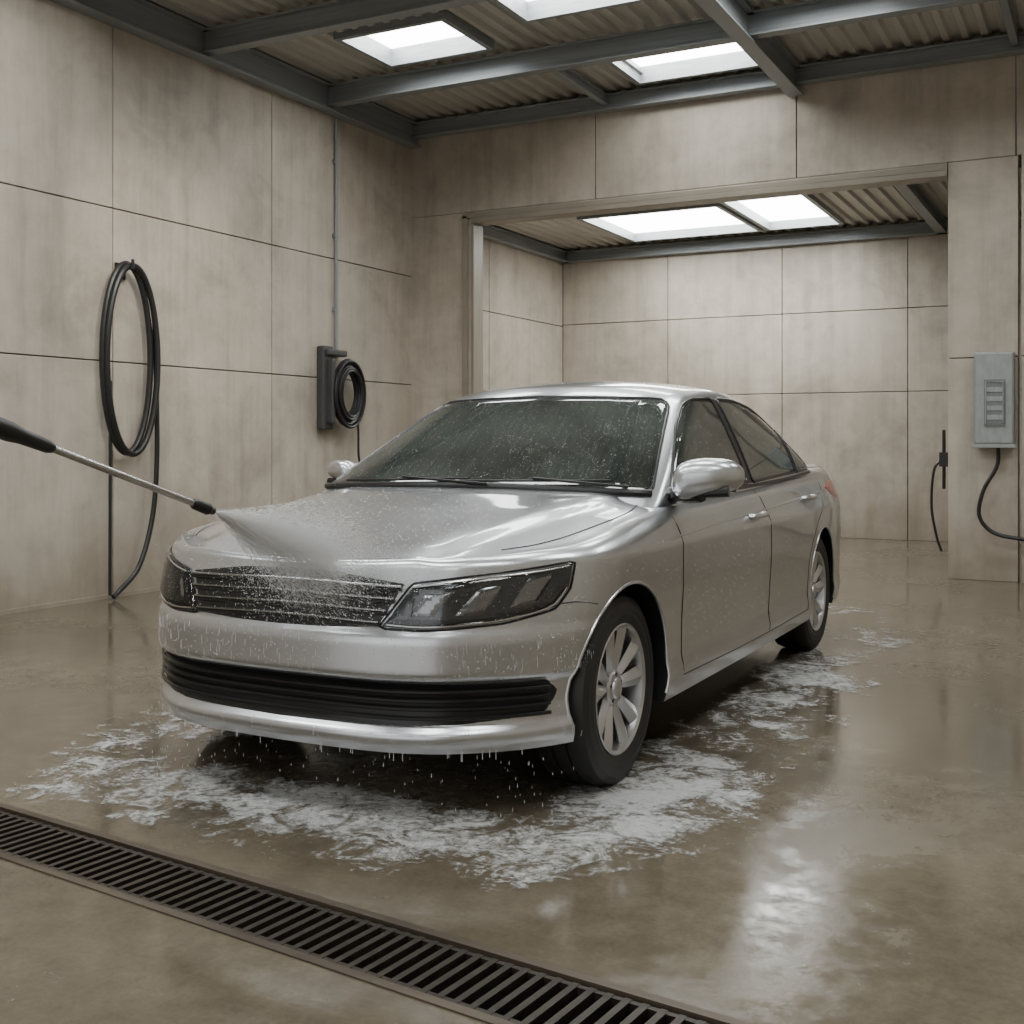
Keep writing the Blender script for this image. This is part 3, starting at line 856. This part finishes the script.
dt=nt.nodes.new('ShaderNodeVectorMath'); dt.operation='DOT_PRODUCT'; nt.links.new(dd_.outputs[0],dt.inputs[0]); dt.inputs[1].default_value=ax
mrr=nt.nodes.new('ShaderNodeMapRange'); mrr.inputs['From Min'].default_value=math.cos(math.radians(12)); mrr.inputs['From Max'].default_value=math.cos(math.radians(3)); nt.links.new(dt.outputs['Value'],mrr.inputs['Value'])
cone=math_(nt,'POWER',mrr.outputs[0],1.6)
nf=ramp(nt,noise(nt,26,3,.6,dd_.outputs[0]),[(.35,.3),(.65,1.0)])
dens=math_(nt,'DIVIDE',3.,math_(nt,'ADD',dist,.07))
fall=ramp(nt,dist,[(.0,1),(.7,.7),(1.0,.3)])
nt.links.new(math_(nt,'MULTIPLY',math_(nt,'MULTIPLY',math_(nt,'MULTIPLY',dens,nf),fall),cone),vol.inputs['Density'])
nt.links.new(vol.outputs[0],nt.nodes['Material Output'].inputs['Volume'])
mb.obj('mist',[m],sp)
# fine spray: thousands of thin white water threads, denser in the middle of the fan
mb=MB()
def thread(p0,p1,rr):
    d=(p1-p0).normalized(); u=d.orthogonal().normalized(); w_=d.cross(u); mid_=(p0+p1)/2
    q=[mid_+(u*math.cos(2.094*k)+w_*math.sin(2.094*k))*rr for k in range(3)]
    mb.add([p0,p1]+q,[(0,2,3),(0,3,4),(0,4,2),(1,3,2),(1,4,3),(1,2,4)])
for k in range(30000):
    r=min(.20,abs(random.gauss(0,.092))); a=random.uniform(0,2*math.pi)
    end=tip+ax*Ls*1.1+(s1*math.cos(a)+s2*math.sin(a))*r
    d=(end-tip2); f0=random.random()**.85*.97; f1=min(1,f0+random.uniform(.01,.045))
    thread(tip2+d*f0,tip2+d*f1,random.uniform(.0004,.0010))
for k in range(7000):
    c=tgt+Vector((random.gauss(-.0,.13),random.gauss(-.05,.10),random.gauss(-.03,.07)))
    dd=Vector((random.gauss(0,.3),random.gauss(-.2,.3),random.uniform(-1,.4))).normalized()
    thread(c,c+dd*random.uniform(.002,.007),random.uniform(.0004,.0009))
mb.obj('droplets',[M_drop],sp,smooth=False)

# ------------------------------------------------------------------ soap foam
m,nt,b=newmat('soap_foam_mat'); P=pos(nt); X,Y,Z=sep(nt,P)
qx=math_(nt,'MAXIMUM',math_(nt,'SUBTRACT',math_(nt,'ABSOLUTE',X),.55),0.)
qy=math_(nt,'MAXIMUM',math_(nt,'SUBTRACT',math_(nt,'ABSOLUTE',math_(nt,'SUBTRACT',Y,1.85)),2.15),0.)
dd=math_(nt,'SQRT',math_(nt,'ADD',math_(nt,'MULTIPLY',qx,qx),math_(nt,'MULTIPLY',qy,qy)))
band=ramp(nt,dd,[(.0,.0),(.08,.30),(.2,.70),(.50,.78),(.78,.55),(1.0,0)])
n1=noise(nt,1.5,4,.6,P,.8); n2=noise(nt,6.5,8,.78,P,.8); n3=noise(nt,40,4,.75,P)
rearf=ramp(nt,math_(nt,'MULTIPLY',math_(nt,'ADD',Y,1.2),.18),[(.0,1.10),(.30,1.0),(1.0,.80)])
val=math_(nt,'ADD',math_(nt,'MULTIPLY',math_(nt,'MULTIPLY',band,rearf),.60),math_(nt,'ADD',math_(nt,'MULTIPLY',n1,.60),math_(nt,'ADD',math_(nt,'MULTIPLY',n2,.95),math_(nt,'MULTIPLY',n3,.28))))
mr=nt.nodes.new('ShaderNodeMapRange'); mr.inputs['From Min'].default_value=1.30; mr.inputs['From Max'].default_value=1.47; nt.links.new(val,mr.inputs['Value'])
alp=math_(nt,'MULTIPLY',mr.outputs[0],.86)
nt.links.new(alp,b.inputs['Alpha'])
nt.links.new(ramp(nt,n3,[(.3,(.52,.53,.53)),(.7,(.82,.83,.83))]),b.inputs['Base Color']); b.inputs['Roughness'].default_value=.35
bump(nt,b,math_(nt,'ADD',n2,math_(nt,'MULTIPLY',n3,.6)),.8,.02)
mb=MB(); g=40
x0,x1,y0,y1=-1.9,1.9,-1.12,5.0
vs=[]
for j in range(g+1):
    for i in range(g+1):
        x=x0+(x1-x0)*i/g; ylow=P0.y+(x-P0.x)*dv.y/dv.x+.03
        vs.append((x,ylow+(y1-ylow)*j/g,.004))
mb.add(vs,[(j*(g+1)+i,j*(g+1)+i+1,(j+1)*(g+1)+i+1,(j+1)*(g+1)+i) for j in range(g) for i in range(g)])
mb.obj('soap_foam',[m])

# ------------------------------------------------------------------ light, world, camera
def spot(name,loc,aim,energy,size,rad):
    l=bpy.data.lights.new(name,'SPOT'); l.energy=energy; l.spot_size=math.radians(size); l.spot_blend=1.0; l.shadow_soft_size=rad; l.color=(1,.94,.84)
    o=bpy.data.objects.new(name,l); COL.objects.link(o); o.location=loc
    o.rotation_euler=(Vector(aim)-Vector(loc)).to_track_quat('-Z','Y').to_euler()
spot('added_wall_glow_spot',(-1.4,1.9,4.2),(XL,3.2,2.3),330,44,.25)  # added spot without a fixture, makes the soft glow on the left wall
w=bpy.data.worlds.new('World'); S.world=w; w.use_nodes=True; nt=w.node_tree
bg=nt.nodes['Background']
tc=nt.nodes.new('ShaderNodeTexCoord').outputs['Generated']
zz=sep(nt,tc)[2]
c=ramp(nt,zz,[(.0,(.30,.28,.26)),(.08,(.78,.775,.765)),(1,(.83,.85,.88))]); nt.links.new(c,bg.inputs['Color']); bg.inputs['Strength'].default_value=1.8
cam=bpy.data.cameras.new('cam'); co=bpy.data.objects.new('cam',cam); COL.objects.link(co)
co.location=(2.355,-3.674,1.165); co.rotation_euler=(math.pi/2,0,math.radians(27.56))
cam.sensor_width=36; cam.lens=36*1165/1024; cam.shift_y=-(512-440)/1024; cam.clip_start=.05
S.camera=co
